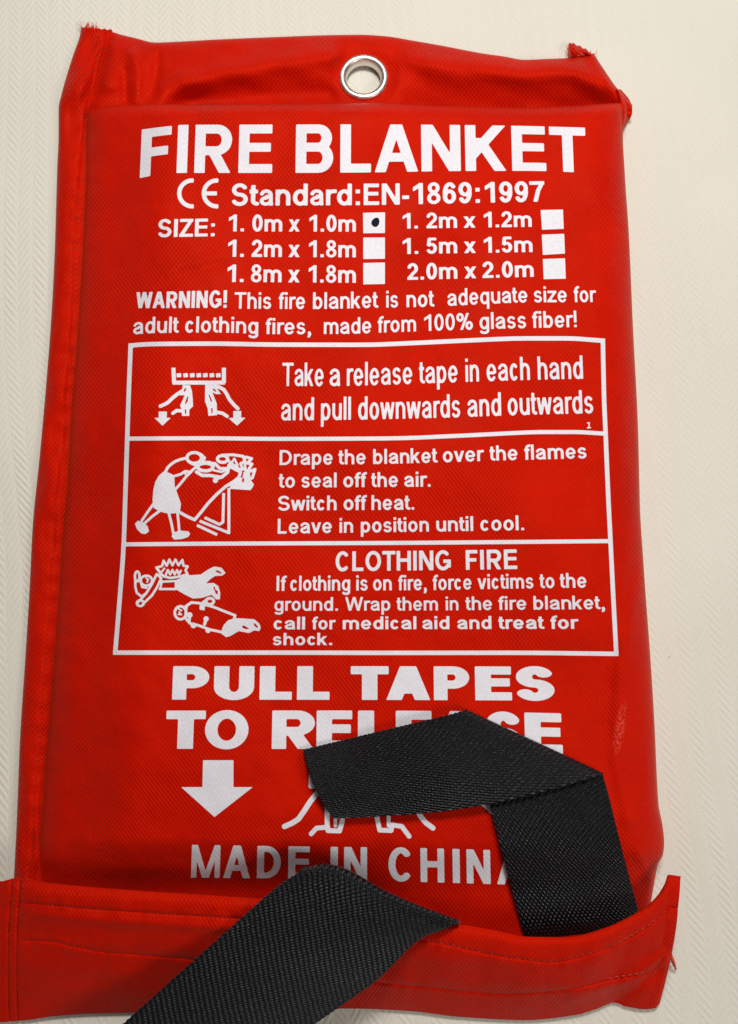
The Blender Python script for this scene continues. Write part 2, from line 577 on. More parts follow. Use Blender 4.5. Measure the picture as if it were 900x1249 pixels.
# bottom pocket: a strip of the same fabric across the bottom, standing open at the right
LIP = curve([(-16, 1074), (0, 1075), (20, 1071), (60, 1077), (150, 1085), (240, 1091), (320, 1096), (400, 1101), (470, 1112), (545, 1126.5), (570, 1129),
             (600, 1134), (645, 1142.5), (690, 1143), (740, 1131), (770, 1117), (790, 1105), (803, 1092), (811, 1079), (816, 1067), (829, 1068.5)])
BOT = curve([(-16, 1243), (0, 1245), (17, 1244), (28, 1243), (71, 1237), (107, 1234.5), (160, 1233), (300, 1229), (428, 1228), (500, 1231), (560, 1238), (640, 1242),
             (700, 1236), (725, 1229), (745, 1222), (765, 1226), (785, 1229), (797, 1228), (803, 1222)])
UP_ST = curve([(25, 1100), (60, 1103), (95, 1106), (160, 1111), (240, 1116), (330, 1122), (430, 1132), (525, 1147), (585, 1160), (630, 1168), (670, 1172), (730, 1159), (770, 1141), (800, 1121), (816, 1106)])
LO_ST = curve([(25, 1146), (62, 1147), (90, 1153), (130, 1160), (160, 1162), (240, 1169), (340, 1180), (460, 1196), (520, 1202), (615, 1210), (690, 1205), (750, 1192), (790, 1184), (812, 1162)])
LIP_H = curve([(-16, 8), (20, 12), (60, 14.5), (150, 16), (300, 17), (500, 17), (640, 16.5), (740, 16), (800, 13.5), (829, 12)])


def h_pocket(u, v, t, ut):
    z = LIP_H(ut) * (1 - t ** 1.7) + 1.2
    z = z - 1.0 * gauss(t, 0.05)
    z = z - 0.45 * gauss(v - UP_ST(u), 2.2) * sstep(20, 30, u) - 0.45 * gauss(v - LO_ST(u), 2.2) * sstep(20, 30, u)
    z = z + 0.55 * gauss(v - (UP_ST(u) + 12), 6) * sstep(20, 60, u) * (1 - sstep(260, 420, u))
    for xs, am in ((11, 0.6), (21.5, 0.7)):
        z = z - am * gauss(u - (xs + 3.0 * ((v - 1160) / 85) ** 2 - (v - 1160) * 0.02), 1.9)
    z = z + t * (1 - t) * 4 * (0.45 * wob(u, v, 130, 1) + 0.18 * wob(u, v, 42, 6))
    z = z + 1.1 * gauss(dist_poly(u, v, [(700, 1215), (745, 1200), (775, 1192), (808, 1165)]), 8) * sstep(640, 720, u)
    z = z - 0.9 * gauss(dist_poly(u, v, [(745, 1228), (765, 1208), (800, 1180)]), 7)
    for sx_, w_ in ((UP_ST, 9), (LO_ST, 9)):
        z = z + 0.22 * np.sin(u / 4.1 + 2.2 * wob(u, v, 90, 4)) * gauss(v - sx_(u), w_) * sstep(25, 45, u) * (0.6 + 0.4 * wob(u, v, 160, 7))
    return np.maximum(z, 0.9) * MM


nv, nu = 110, 560
S_, R_ = np.meshgrid(np.linspace(0, 1, nu), np.linspace(0, 1, nv))
UT = -16 + S_ * 845.0
UB = -16 + S_ * 819.0
U = UT + R_ * (UB - UT) + sstep(0.93, 1, S_) * 5.0 * np.sin(PI * R_) * S_
V = LIP(UT) + R_ * (BOT(UB) - LIP(UT))
V = V + sstep(0.975, 1, S_) * 0
pk = sheet('bottom_pocket', U, V, h_pocket(U, V, R_, UT), RED, pouch, skirt=None)
so = pk.modifiers.new('thickness', 'SOLIDIFY'); so.thickness = 0.0009; so.offset = 0.0; so.use_rim = True


# stitching: little thread lengths along a seam
def stitches(path, zf, mat, name='stitching', step=5.2, gap=1.4, r=0.16, lift=0.0, jitter=0.35):
    p = np.array(path, float)
    L = np.r_[0, np.cumsum(np.hypot(*np.diff(p, axis=0).T))]
    vs, fs = [], []
    s = 0.0
    while s + step - gap < L[-1]:
        a = np.linspace(s, s + step - gap, 5)
        u = np.interp(a, L, p[:, 0]) + random.uniform(-jitter, jitter)
        v = np.interp(a, L, p[:, 1]) + random.uniform(-jitter, jitter)
        z = zf(u, v) + lift + np.array([-0.12, 0.10, 0.16, 0.10, -0.12]) * MM
        tube(vs, fs, P(u, v, z), np.array([0.55, 0.95, 1, 0.95, 0.55]) * r * MM, 6)
        s += step + random.uniform(-0.3, 0.3)
    return make(name, vs, fs, mat, pouch)


vv = np.linspace(40, 1072, 300)
stitches(np.stack([HEM_ST(vv), vv], -1), h_hem, THREAD, r=0.10, lift=-0.00003, step=9.5, gap=5)
vv = np.linspace(42, 128, 30)
S2 = curve([(42, 121), (75, 109), (110, 101), (130, 99)])
stitches(np.stack([S2(vv), vv], -1), h_hem, THREAD, r=0.10, step=8, gap=3)


def zp(u, v):
    t = np.clip((v - LIP(u)) / (BOT(u) - LIP(u)), 0, 1)
    return h_pocket(u, v, t, u + (26 / 819) * t * (u + 16)) + 0.00045


uu = np.linspace(26, 340, 90)
stitches(np.stack([uu, UP_ST(uu)], -1), zp, THREAD, r=0.17)
stitches(np.stack([uu, LO_ST(uu)], -1), zp, THREAD, r=0.17)
uu = np.linspace(480, 812, 110)
stitches(np.stack([uu, UP_ST(uu)], -1), zp, THREAD_PALE, r=0.13, step=8, gap=3, lift=0.00016)
uu = np.linspace(440, 790, 110)
stitches(np.stack([uu, LO_ST(uu)], -1), zp, THREAD_PALE, r=0.13, step=8, gap=3, lift=0.00016)
vv = np.linspace(1080, 1240, 60)
for xs in (11, 21.5):
    stitches(np.stack([xs + 3.0 * ((vv - 1160) / 85) ** 2 - (vv - 1160) * 0.02, vv], -1), zp, THREAD, r=0.19)


# loose threads
def strands(name, spec, mat):
    vs, fs = [], []
    for pts, r in spec:
        p = np.array(pts, float)
        k = np.linspace(0, 1, len(p)); q = np.linspace(0, 1, 12)
        u = curve(np.stack([k, p[:, 0]], -1))(q); v = curve(np.stack([k, p[:, 1]], -1))(q); z = np.interp(q, k, p[:, 2]) * MM
        tube(vs, fs, P(u, v, z), np.linspace(1, 0.45, 12) * r * MM, 5)
    return make(name, vs, fs, mat, pouch)


sp = []
for k in range(34):
    a = random.uniform(0, 1)
    x, y = 100 + 17 * a, 36 + 2 * a
    an = random.gauss(-0.35, 0.5) if k % 3 else random.gauss(0.5, 0.3)
    L = random.uniform(5, 12)
    sp.append(([(x, y, 1.6), (x + L * 0.5 * math.sin(an), y - L * 0.5 * math.cos(an), 1.9 + random.uniform(-.4, .6)),
                (x + L * math.sin(an) + random.uniform(-2, 2), y - L * math.cos(an), random.uniform(0.6, 2.4))], random.uniform(0.07, 0.15)))
strands('frayed_threads', sp, FRAY)
sp = []
for k in range(46):
    a = random.uniform(0, 1)
    x, y = 694 + 28 * a, 70 - 3 * a
    top = 52 + 13 * a
    an = random.gauss(-0.5, 0.4)
    L = random.uniform(4, max(5, y - top + 2))
    sp.append(([(x, y, 2.2), (x + L * 0.5 * math.sin(an), y - L * 0.5 * math.cos(an), 2.6 + random.uniform(-.4, .8)),
                (x + L * math.sin(an) + random.uniform(-2, 2), y - L * math.cos(an), random.uniform(0.6, 3.0))], random.uniform(0.10, 0.22)))
sp.append(([(722, 66, 2.2), (726, 66, 2.4), (728, 62, 1.6)], 0.16))
sp.append(([(700, 69, 2.2), (695, 66, 2.4), (691, 67, 1.2)], 0.18))
strands('frayed_threads', sp, FRAY)
# a little turned-back scrap of the hem at the top right
S_, R_ = np.meshgrid(np.linspace(0, 1, 20), np.linspace(0, 1, 10))
U = 697 + 24 * S_ + 3 * (1 - R_) * (S_ - 0.9)
V = 71 - 2.5 * S_ - (1 - R_) * (17 * (1 - S_) ** 0.7 + 2.5) + 0.9 * np.sin(S_ * 23) * (1 - R_)
Zs = (1.8 + 1.6 * np.sin(PI * R_) + 0.8 * np.sin(S_ * 9)) * MM
sheet('hem_scrap', U, V, Zs, RED, pouch, skirt=0.0004)
strands('loose_thread', [([(815, 1152, 6), (817, 1163, 4.5), (821, 1172, 4.0), (824, 1182, 1.2)], 0.62),
                         ([(815, 1153, 6), (818, 1168, 3.2), (821, 1178, 0.8)], 0.22),
                         ([(814, 1156, 5), (817, 1172, 2.5), (819, 1174, 1.5)], 0.16)], FRAY)

# ------------------------------------------------------------------ printing
LIFT = 0.10 * MM


def march(Fd, xs, ys):
    """filled polygons of Fd > 0 on the grid xs, ys"""
    ny, nx = Fd.shape
    ins = Fd > 0
    vid = {}
    verts, faces = [], []

    def corner(j, i):
        k = (j, i)
        if k not in vid:
            vid[k] = len(verts); verts.append((xs[i], ys[j]))
        return vid[k]

    def cross(j0, i0, j1, i1):
        k = (j0, i0, j1, i1) if (j0, i0) < (j1, i1) else (j1, i1, j0, i0)
        if k not in vid:
            a, b = Fd[k[0], k[1]], Fd[k[2], k[3]]
            s = min(max(a / (a - b), 0.02), 0.98)
            vid[k] = len(verts)
            verts.append((xs[k[1]] + s * (xs[k[3]] - xs[k[1]]), ys[k[0]] + s * (ys[k[2]] - ys[k[0]])))
        return vid[k]
    tot = ins[:-1, :-1].astype(int) + ins[1:, :-1] + ins[:-1, 1:] + ins[1:, 1:]
    for j, i in zip(*np.nonzero(tot)):
        cs = ((j, i), (j, i + 1), (j + 1, i + 1), (j + 1, i))
        poly = []
        for q in range(4):
            a, b = cs[q], cs[(q + 1) % 4]
            if ins[a]:
                poly.append(corner(*a))
            if ins[a] != ins[b]:
                poly.append(cross(*a, *b))
        faces.append(poly)
    return verts, faces


# ---- lettering: every character is a set of strokes, (points, butt start, butt end, clip box)
def ell(cx, cy, rx, ry, a0, a1, n=26):
    a = np.radians(np.linspace(a0, a1, n))
    return [(cx + rx * math.cos(t), cy + ry * math.sin(t)) for t in a]


ADV_R = dict(zip('ABCDEFGHIKLMNOPRSTUWZabcdefghiklmnopqrstuvwxz01256789.,:!-% ',
                 [667, 667, 722, 722, 667, 611, 778, 722, 278, 667, 556, 833, 722, 778, 667, 722, 667, 611, 722, 944, 611,
                  556, 556, 500, 556, 556, 278, 556, 556, 222, 500, 222, 833, 556, 556, 556, 556, 333, 500, 278, 556, 500, 722, 500, 500] + [556] * 8 + [278, 278, 278, 278, 333, 889, 278]))
ADV_B = dict(ADV_R)
ADV_B.update(dict(A=722, B=722, K=722, L=611, b=611, c=556, d=611, f=333, g=611, h=611, i=278, k=556, l=278, m=889, n=611, o=611, p=611, q=611, r=389, s=556, t=333, u=611, v=556, w=778, x=556))
ADV_B[':'] = 333; ADV_B['!'] = 333
XH = 0.725


def glyph(ch, W, a, b, bold):
    """strokes of character ch inside ink box 0..W; a, b: half widths of upright and level strokes"""
    S = []

    def st(pts, clip=None, e0=True, e1=True):
        S.append((pts, e0, e1, clip))
    l, r, m = a, W - a, W / 2
    o = 0.012                       # overshoot of round letters

    def V(x, y0, y1): st([(x, y0), (x, y1)])
    def H(y, x0, x1): S.append(([(x0, y), (x1, y)], True, True, None, 'h'))
    def D(p, q, y0=0, y1=1, x0=-9, x1=9):
        dx, dy = q[0] - p[0], q[1] - p[1]
        k = 0.3 / math.hypot(dx, dy)
        st([(p[0] - dx * k, p[1] - dy * k), (q[0] + dx * k, q[1] + dy * k)], (x0, x1, y0, y1))

    def bowl(x0, yt, yb, xr, mid=False):
        """level from x0, round to xr, back to x0"""
        ry = (yt - yb) / 2; rx = min(ry * 1.0, (xr - x0) * 0.62)
        xc = xr - rx
        st([(x0, yt), (xc, yt)] + ell(xc, (yt + yb) / 2, rx, ry, 88, -88, 22) + [(xc, yb), (x0, yb)])
    if ch == 'A':
        D((a * 1.02, 0), (m, 1.0 if not bold else 1.03)); D((W - a * 1.02, 0), (m, 1.0 if not bold else 1.03)); H(0.31 if bold else .35, W * 0.22, W * 0.78)
    elif ch == 'B':
        V(l, 0, 1); bowl(l, 1 - b, 0.53, r - 0.03); bowl(l, 0.53, b, r)
    elif ch in 'CG':
        st(ell(m, .5, m - a, .5 - b + o, 42, 316 if ch == 'C' else 325, 40))
        if ch == 'G':
            H(0.45, m + 0.02, W); V(r, 0.13, 0.45 + b)
    elif ch == 'D':
        ry = .5 - b; rx = min(ry, (r - l) * .7); xc = r - rx
        V(l, 0, 1); st([(l, 1 - b), (xc, 1 - b)] + ell(xc, .5, rx, ry, 88, -88, 30) + [(xc, b), (l, b)])
    elif ch == 'E':
        V(l, 0, 1); H(1 - b, l, W - .01); H(.53, l, W * .95); H(b, l, W)
    elif ch == 'F':
        V(l, 0, 1); H(1 - b, l, W); H(.5, l, W * .9)
    elif ch == 'H':
        V(l, 0, 1); V(r, 0, 1); H(.53, l, r)
    elif ch == 'I':
        V(m, 0, 1)
    elif ch == 'K':
        V(l, 0, 1); D((l, .30), (W - a * 1.35, 1.0), 0, 1, l); D((W * .43, .56), (W - a * 1.25, 0.0), 0, 0.72)
    elif ch == 'L':
        V(l, 0, 1); H(b, l, W)
    elif ch == 'M':
        V(l, 0, 1); V(r, 0, 1); D((l * 1.15, 1.0), (m, 0.0 - (.05 if bold else 0)), 0, 1, 0, m + a); D((W - l * 1.15, 1.0), (m, 0.0 - (.05 if bold else 0)), 0, 1, m - a, W)
    elif ch == 'N':
        V(l, 0, 1); V(r, 0, 1); D((l * 1.1, 1), (W - l * 1.1, 0), 0, 1, 0, W)
    elif ch in 'O0o':
        top = 1 if ch in 'O0' else XH
        pts = ell(m, top / 2, m - a, top / 2 - b + o, 0, 360, 48)
        st(pts, None, False, False)
    elif ch in 'PR':
        V(l, 0, 1); yb = .46; bowl(l, 1 - b, yb, r)
        if ch == 'R':
            D((W * .47, yb + .02), (W - a * 1.25, 0), 0, yb + b * .9)
    elif ch in 'Ss':
        top = 1 if ch == 'S' else XH
        ry = (top / 2 - b + o) / 2; rx = m - a
        up = ell(m, top / 2 + ry, rx * .94, ry, 22, 262, 30); lo = ell(m, top / 2 - ry, rx, ry, 82, -160, 30)
        st(up + lo)
    elif ch == 'T':
        V(m, 0, 1); H(1 - b, 0, W)
    elif ch == 'U':
        ry = min(m - a, .4)
        st([(l, 1), (l, ry + b)] + ell(m, ry + b - o, m - a, ry, 182, 358, 26) + [(r, ry + b), (r, 1)])
    elif ch in 'Ww':
        t = 1 if ch == 'W' else XH
        D((a, t), (W * .27, 0), 0, t); D((W * .27, 0), (m, t), 0, t); D((m, t), (W * .73, 0), 0, t); D((W * .73, 0), (W - a, t), 0, t)
    elif ch in 'Zz':
        t = 1 if ch == 'Z' else XH
        H(t - b, 0.02, W - .01); H(b, 0, W); D((a * 1.1, b), (W - a * 1.1, t - b), 0, t, 0, W)
    elif ch == 'a':
        st([(l * 1.1, XH * .70)] + ell(m - .01, XH - b - .165, m - a - .01, .165 + o, 165, 5, 20) + [(r - .01, .16), (r + .01, 0)])
        st([(r, .44), (m + .02, .415)] + ell(m - .03, .21, m - a - .03, .205 - b + .01, 80, 300, 22) + [(r - .06, .13), (r, .24)])
    elif ch in 'bdpqg':
        left = ch in 'bp'
        x = l if left else r
        y0, y1 = {'b': (0, 1), 'd': (0, 1), 'p': (-.29, XH), 'q': (-.29, XH), 'g': (-.05, XH)}[ch]
        V(x, y0, y1)
        st(ell(m, XH / 2, m - a, XH / 2 - b + o, 0, 360, 40), None, False, False)
        if ch == 'g':
            st([(r, .02)] + ell(m, -.09, m - a, .2 - b + .0, -2, -160, 20))
    elif ch == 'c':
        st(ell(m, XH / 2, m - a, XH / 2 - b + o, 40, 318, 34))
    elif ch == 'e':
        st(ell(m, XH / 2, m - a, XH / 2 - b + o, -4, 325, 38)); H(XH / 2 - .01, l, r)
    elif ch == 'f':
        x = W * .45 if not bold else W * .44
        rr = W - x
        st([(x, 0), (x, .78)] + ell(x + rr, .78, rr, .22 - b + .01, 178, 92, 14) + [(W, 1 - b + .01)]); H(XH - b, 0, W * .95)
    elif ch in 'hn':
        V(l, 0, 1 if ch == 'h' else XH)
        ry = min(.26, m - a + .02)
        st(ell(m, XH - b - ry + o, m - a, ry, 175, 2, 22) + [(r, XH - b - ry), (r, 0)])
    elif ch == 'm':
        V(l, 0, XH)
        for xa, xb in ((l, m), (m, r)):
            q = (xb - xa) / 2; ry = min(.22, q + .03)
            st(ell(xa + q, XH - b - ry + o, q, ry, 175, 2, 20) + [(xb, XH - b - ry), (xb, 0)])
    elif ch == 'u':
        V(r, 0, XH)
        ry = min(.26, m - a + .02)
        st(ell(m, ry + b - o, m - a, ry, 355, 182, 22) + [(l, ry + b), (l, XH)])
    elif ch == 'r':
        V(l, 0, XH); st(ell(l + (W - l) * .78, XH - b - .2 + o, (W - l) * .78, .2, 172, 70, 14))
    elif ch == 'i':
        V(m, 0, XH); st([(m, 1 - 2.1 * b), (m, 1)])
    elif ch == 'l':
        V(m, 0, 1)
    elif ch == 'k':
        V(l, 0, 1); D((l, .22), (W - a * 1.5, XH), 0, XH, l); D((W * .42, .42), (W - a * 1.3, 0), 0, .5)
    elif ch == 't':
        x = W * .42
        st([(x, .93), (x, .16 + b)] + ell(x + (W - x) * .75, .14 + b, (W - x) * .75, .14, 182, 272, 12) + [(W, b)]); H(XH - b, 0, W * .96)
    elif ch == 'v':
        D((a, XH), (m, 0 - .02), 0, XH); D((W - a, XH), (m, -.02), 0, XH)
    elif ch == 'x':
        D((a * 1.2, XH), (W - a * 1.2, 0), 0, XH); D((W - a * 1.2, XH), (a * 1.2, 0), 0, XH)
    elif ch == '1':
        V(W - a - .02, 0, 1); D((0.0, .70), (W - a, .93), .62, 1, 0, W - a)
    elif ch == '2':
        st(ell(m, 1 - b - .25 + o, m - a, .25, 170, -35, 26) + [(W * .5, .36), (l * 1.2, b * 1.6)], None, True, False); H(b, 0, W)
    elif ch == '5':
        st([(W * .93, 1 - b), (W * .28, 1 - b), (l * 1.15, .50)], None, True, True)
        st([(l * 1.05, .53)] + ell(m - .01, .33, m - a, .33 - b + o, 130, -160, 30))
    elif ch in '69':
        up = ch == '6'
        c1 = ell(m, .33, m - a, .33 - b + o, 0, 360, 40)
        c2 = ell(m + .02, .5, m - a + .02, .5 - b + o, 38, 200, 26)
        if not up:
            c1 = [(W - x, 1 - y) for x, y in c1]; c2 = [(W - x, 1 - y) for x, y in c2]
        st(c1, None, False, False); st(c2)
    elif ch == '7':
        H(1 - b, 0, W); st([(W - a, 1 - b), (W * .58, .55), (W * .38, 0)], (0, W, 0, 1), True, True)
    elif ch == '8':
        st(ell(m, .27, m - a, .27 - b + o, 0, 360, 40), None, False, False); st(ell(m, .755, m - a - .035, .255 - b + o, 0, 360, 40), None, False, False)
    elif ch in '.,:':
        V(m, 0, 2.1 * b)
        if ch == ':':
            V(m, XH - 2.1 * b, XH)
        if ch == ',':
            D((m + a * .4, 0), (m - a * .5, -.2), -.2, .04)
    elif ch == '!':
        V(m, 0, 2.0 * b); V(m, .28, 1)
    elif ch == '-':
        H(.34, 0, W)
    elif ch == '%':
        st(ell(W * .22, .75, W * .22 - a * .8, .25 - b * .8, 0, 360, 28), None, False, False); st(ell(W * .78, .25, W * .22 - a * .8, .25 - b * .8, 0, 360, 28), None, False, False)
        D((W * .3, 0), (W * .7, 1))
    return S


def field(strokes, X, Y, a, b):
    """signed field in glyph space; the metric is squeezed so upright strokes are 2a wide, level ones 2b"""
    k = b / a
    F_ = np.full(X.shape, -9.0)
    for s in strokes:
        pts, e0, e1, clip = s[:4]
        level = len(s) > 4
        p = np.array(pts, float); p[:, 0] *= k
        Xs = X * k
        f = np.full(X.shape, -9.0)
        n = len(p) - 1
        for i in range(n):
            ax, ay = p[i]; ex, ey = p[i + 1] - p[i]
            L = math.hypot(ex, ey)
            if L < 1e-9:
                continue
            tl = ((Xs - ax) * ex + (Y - ay) * ey) / L
            d = np.abs((Xs - ax) * ey - (Y - ay) * ex) / L
            tc = np.clip(tl, 0, L)
            g = b - np.hypot(d, tl - tc)
            if i == 0 and e0:
                g = np.where(tl < 0, np.minimum(b - d, tl), g); g = np.minimum(g, np.where(tl < b, np.maximum(tl, -9), 9)) if True else g
            if i == n - 1 and e1:
                rem = L - tl
                g = np.where(rem < 0, np.minimum(b - d, rem), g); g = np.minimum(g, np.where(rem < b, rem, 9))
            f = np.maximum(f, g)
        if clip:
            f = np.minimum.reduce([f, (X - clip[0]) * k, (clip[1] - X) * k, Y - clip[2], clip[3] - Y])
        F_ = np.maximum(F_, f)
    return F_


def lean(u, v, v0):
    return u + (v - v0) * (u - 450) / 300.0 * 0.047


def fit(pts):
    if isinstance(pts, (int, float)):
        return lambda u: np.full(np.shape(u), float(pts))
    return curve(pts)


def build_print(name, VV, FF, parent, mat=WHITE, lift=LIFT):
    UVp = np.array(VV, float)
    pts = P(UVp[:, 0], UVp[:, 1], h_body(UVp[:, 0], UVp[:, 1]) + lift)
    faces = [f[::-1] for f in FF]
    return make(name, pts, faces, mat, parent, UVp / 100.0)


def lettering(name, chunks, base, top, a=.085, b=.07, bold=False, cell=None, track=0.0):
    """chunks: (text, left, right) ink extents in px; base/top: baseline and cap line as curves of u"""
    bf, tf = fit(base), fit(top)
    adv = ADV_B if bold else ADV_R
    VV, FF = [], []
    wa = a
    for text, x0, x1, *wt in chunks:
        a = wa * (wt[0] if wt else 1)
        pen = 0.0
        items = []
        for ch in text:
            A = adv[ch] / 716.0
            if ch != ' ':
                if ch in 'AVvwWxkKTtfZz7':
                    sb = 0.015
                elif ch in '.,:!':
                    sb = A / 2 - a
                elif ch in 'Iil':
                    sb = A / 2 - a
                elif ch == '1':
                    sb = 0.13
                else:
                    sb = 0.065 if not bold else 0.06
                if ch == 'r':
                    items.append((ch, pen + sb, A - sb - 0.0))
                elif ch in 'EFLPRBDK':
                    items.append((ch, pen + sb + .03, A - 2 * sb - .04))
                elif ch == '1':
                    items.append((ch, pen + sb, A - 2 * sb))
                else:
                    items.append((ch, pen + sb, A - 2 * sb))
            pen += A + track
        i0 = items[0][1]; i1 = items[-1][1] + items[-1][2]
        sx = (x1 - x0) / (i1 - i0)
        for ch, gx0, W in items:
            c = cell or 0.032
            cap = abs(float(bf(x0)) - float(tf(x0)))
            cy = c; cx_ = c * cap / sx if sx > cap else c
            pad = 0.03
            xs = np.arange(-pad, W + pad + cx_, cx_) + 0.0013
            ys = np.arange(-.34 if ch in 'gpq,' else -.05, 1.06, cy) + 0.0017
            X, Y = np.meshgrid(xs, ys)
            q = (0.88 if ch in 'aesg8' else 1.0) if bold else (0.94 if ch in 'aes' else 1.0)
            Fd = field(glyph(ch, W, a * q, b * q, bold), X, Y, a * q, b * q)
            vs, fs = march(Fd, xs, ys)
            off = len(VV)
            for x, y in vs:
                u = x0 + (gx0 + x - i0) * sx
                bb = float(bf(u)); tt = float(tf(u))
                v = bb + y * (tt - bb)
                VV.append((lean(u, v, (bb + tt) / 2), v))
            FF += [[off + q for q in f] for f in fs]
    return build_print(name, VV, FF, front)


def shape(name, prims, cell=0.7, mat=WHITE, lift=LIFT, tf=None):
    """line drawing: prims in px: ('line', pts, width) | ('fill', pts) | ('ring', cx, cy, rx, ry, width) | ('dot', cx, cy, r) | ('hole', pts)"""
    tf = tf or (lambda x, y: (x, y))
    pr = []
    for p in prims:
        if p[0] in ('line', 'bline'):
            pr.append((p[0], [tf(*q) for q in p[1]], p[2] * (1.25 if name == 'pictogram' else 1)))
        elif p[0] in ('fill', 'hole'):
            pr.append((p[0], [tf(*q) for q in p[1]], 0))
        elif p[0] == 'ring':
            q = [(p[1] + p[3] * math.cos(t), p[2] + p[4] * math.sin(t)) for t in np.linspace(0, 2 * PI, 26)]
            pr.append(('line', [tf(*z) for z in q], p[5] * (1.25 if name == 'pictogram' else 1)))
        elif p[0] == 'dot':
            q = [(p[1] + p[3] * math.cos(t), p[2] + p[3] * math.sin(t)) for t in np.linspace(0, 2 * PI, 14)[:-1]]
            pr.append(('fill', [tf(*z) for z in q], 0))
    al = np.array([q for p in pr for q in p[1]])
    lo = al.min(0) - 6; hi = al.max(0) + 6
    xs = np.arange(lo[0], hi[0], cell) + .013; ys = np.arange(lo[1], hi[1], cell) + .017
    X, Y = np.meshgrid(xs, ys)
    Fd = np.full(X.shape, -9.0)
    for kind, pts, wd in pr:
        if kind == 'line':
            Fd = np.maximum(Fd, wd / 2 - dist_poly(X, Y, pts))
        elif kind == 'bline':
            Fd = np.maximum(Fd, field([(pts, True, True, None)], X, Y, wd / 2, wd / 2))
        else:
            d = dist_poly(X, Y, list(pts) + [pts[0]])
            ins = np.zeros(X.shape, bool)
            for (ax, ay), (bx, by) in zip(pts, list(pts[1:]) + [pts[0]]):
                c = (ay > Y) != (by > Y)
                with np.errstate(divide='ignore', invalid='ignore'):
                    xx = (bx - ax) * (Y - ay) / (by - ay if by != ay else 1e-9) + ax
                ins ^= c & (X < xx)
            sd = np.where(ins, d, -d)
            Fd = np.maximum(Fd, sd) if kind == 'fill' else np.minimum(Fd, -sd)
    vs, fs = march(Fd, xs, ys)
    return build_print(name, vs, fs, front, mat, lift)


# title and standard
lettering('title_lettering', [('FIRE', 171.7, 332.3), ('BLANKET', 360.7, 714.5)],
          [(172, 217.3), (186, 214.5), (205, 211.8), (225, 211), (332, 211), (440, 210.5), (560, 208.7), (640, 208.5), (715, 210.7)],
          [(172, 158), (200, 154.5), (225, 152.3), (332, 152), (445, 151.7), (560, 152.5), (640, 153.7), (715, 155.7)], .120, .092, True, .02)
lettering('standard_lettering', [('Standard:', 282.3, 439), ('EN-1869:1997', 443.5, 664)],
          [(282, 251), (443, 250.3), (560, 248), (664, 246)], [(282, 224), (443, 224), (560, 222.5), (664, 221)], .107, .086, True, .035)
shape('conformity_mark', [('bline', [(234.5 + 18.5 * 0.86 * math.cos(t), 236 + 15.8 * math.sin(t)) for t in np.linspace(1.48, 2 * PI - 1.48, 26)], 5.2),
                          ('bline', [(264.5 + 18.5 * 0.86 * math.cos(t), 236 + 15.8 * math.sin(t)) for t in np.linspace(1.48, 2 * PI - 1.48, 26)], 5.2),
                          ('bline', [(249, 236), (264.5, 236)], 5.0)])

# sizes
lettering('size_lettering', [('SIZE:', 192.7, 262)], [(192, 289.5), (262, 288.3)], [(192, 267.5), (262, 266.5)], .112, .085, True)
for row, (bl, tp, d) in enumerate((((282.3, 282.7), (261.7, 262.3), '0m'), ((313.3, 314), (292.3, 293.6), '2m'), ((344, 345), (322.7, 324), '8m'))):
    sx = -0.8 * row
    lettering('size_lettering', [('1.', 279 + sx, 297.7 + sx * .3), (d, 307.7 + sx, 344.3 + sx * .5), ('x', 352 + sx * .5, 365.7), (('1.0m', '1.8m', '1.8m')[row], 377.2 + sx * .5, 434)],
              [(279, bl[0]), (434, bl[1])], [(279, tp[0]), (434, tp[1])], .108, .085, True)
for row, (bl, tp, ch) in enumerate((((279, 276.7), (260, 257.5), [('1.', 491, 509.5), ('2m', 520, 557.3), ('x', 565, 580), ('1.2m', 590, 648.3)]),
                                    ((310, 307.5), (290.5, 288.2), [('1.', 491, 510), ('5m', 520, 557.5), ('x', 565.5, 580.5), ('1.5m', 590, 649.3)]),
                                    ((341.7, 337.7), (321.5, 318), [('2.0m', 496.7, 557.7), ('x', 566, 581), ('2.0m', 588.3, 650.7)]))):
    lettering('size_lettering', ch, [(490, bl[0]), (650, bl[1])], [(490, tp[0]), (650, tp[1])], .108, .085, True)
first = None
for q in ([(442.7, 259.6), (469.6, 259), (469.4, 284.3), (443, 284.6)], [(443, 289.8), (469.4, 289.6), (469.4, 315.7), (443, 316)], [(443, 320.8), (469.4, 320.2), (469.4, 346.4), (443, 347)],
          [(659.3, 256.2), (686.5, 255.6), (687.5, 279.2), (661, 280.3)], [(660.7, 286.2), (688, 285.2), (689, 309.4), (662, 311)], [(662, 316), (689, 315), (690, 340), (663, 340.6)]):
    cb = shape('checkbox', [('fill', q)], 0.8)
    if first is None:
        first = cb
        cb['label'] = 'white checkbox marked with a dark ink dot'
shape('pen_dot', [('fill', [(457.8 + 4.9 * math.cos(t) - 0.8 * math.sin(t), 271 + 5.5 * math.sin(t) + .5 * math.sin(2 * t)) for t in np.linspace(0, 2 * PI, 19)[:-1]])],
      .5, INK, LIFT * 2.2)

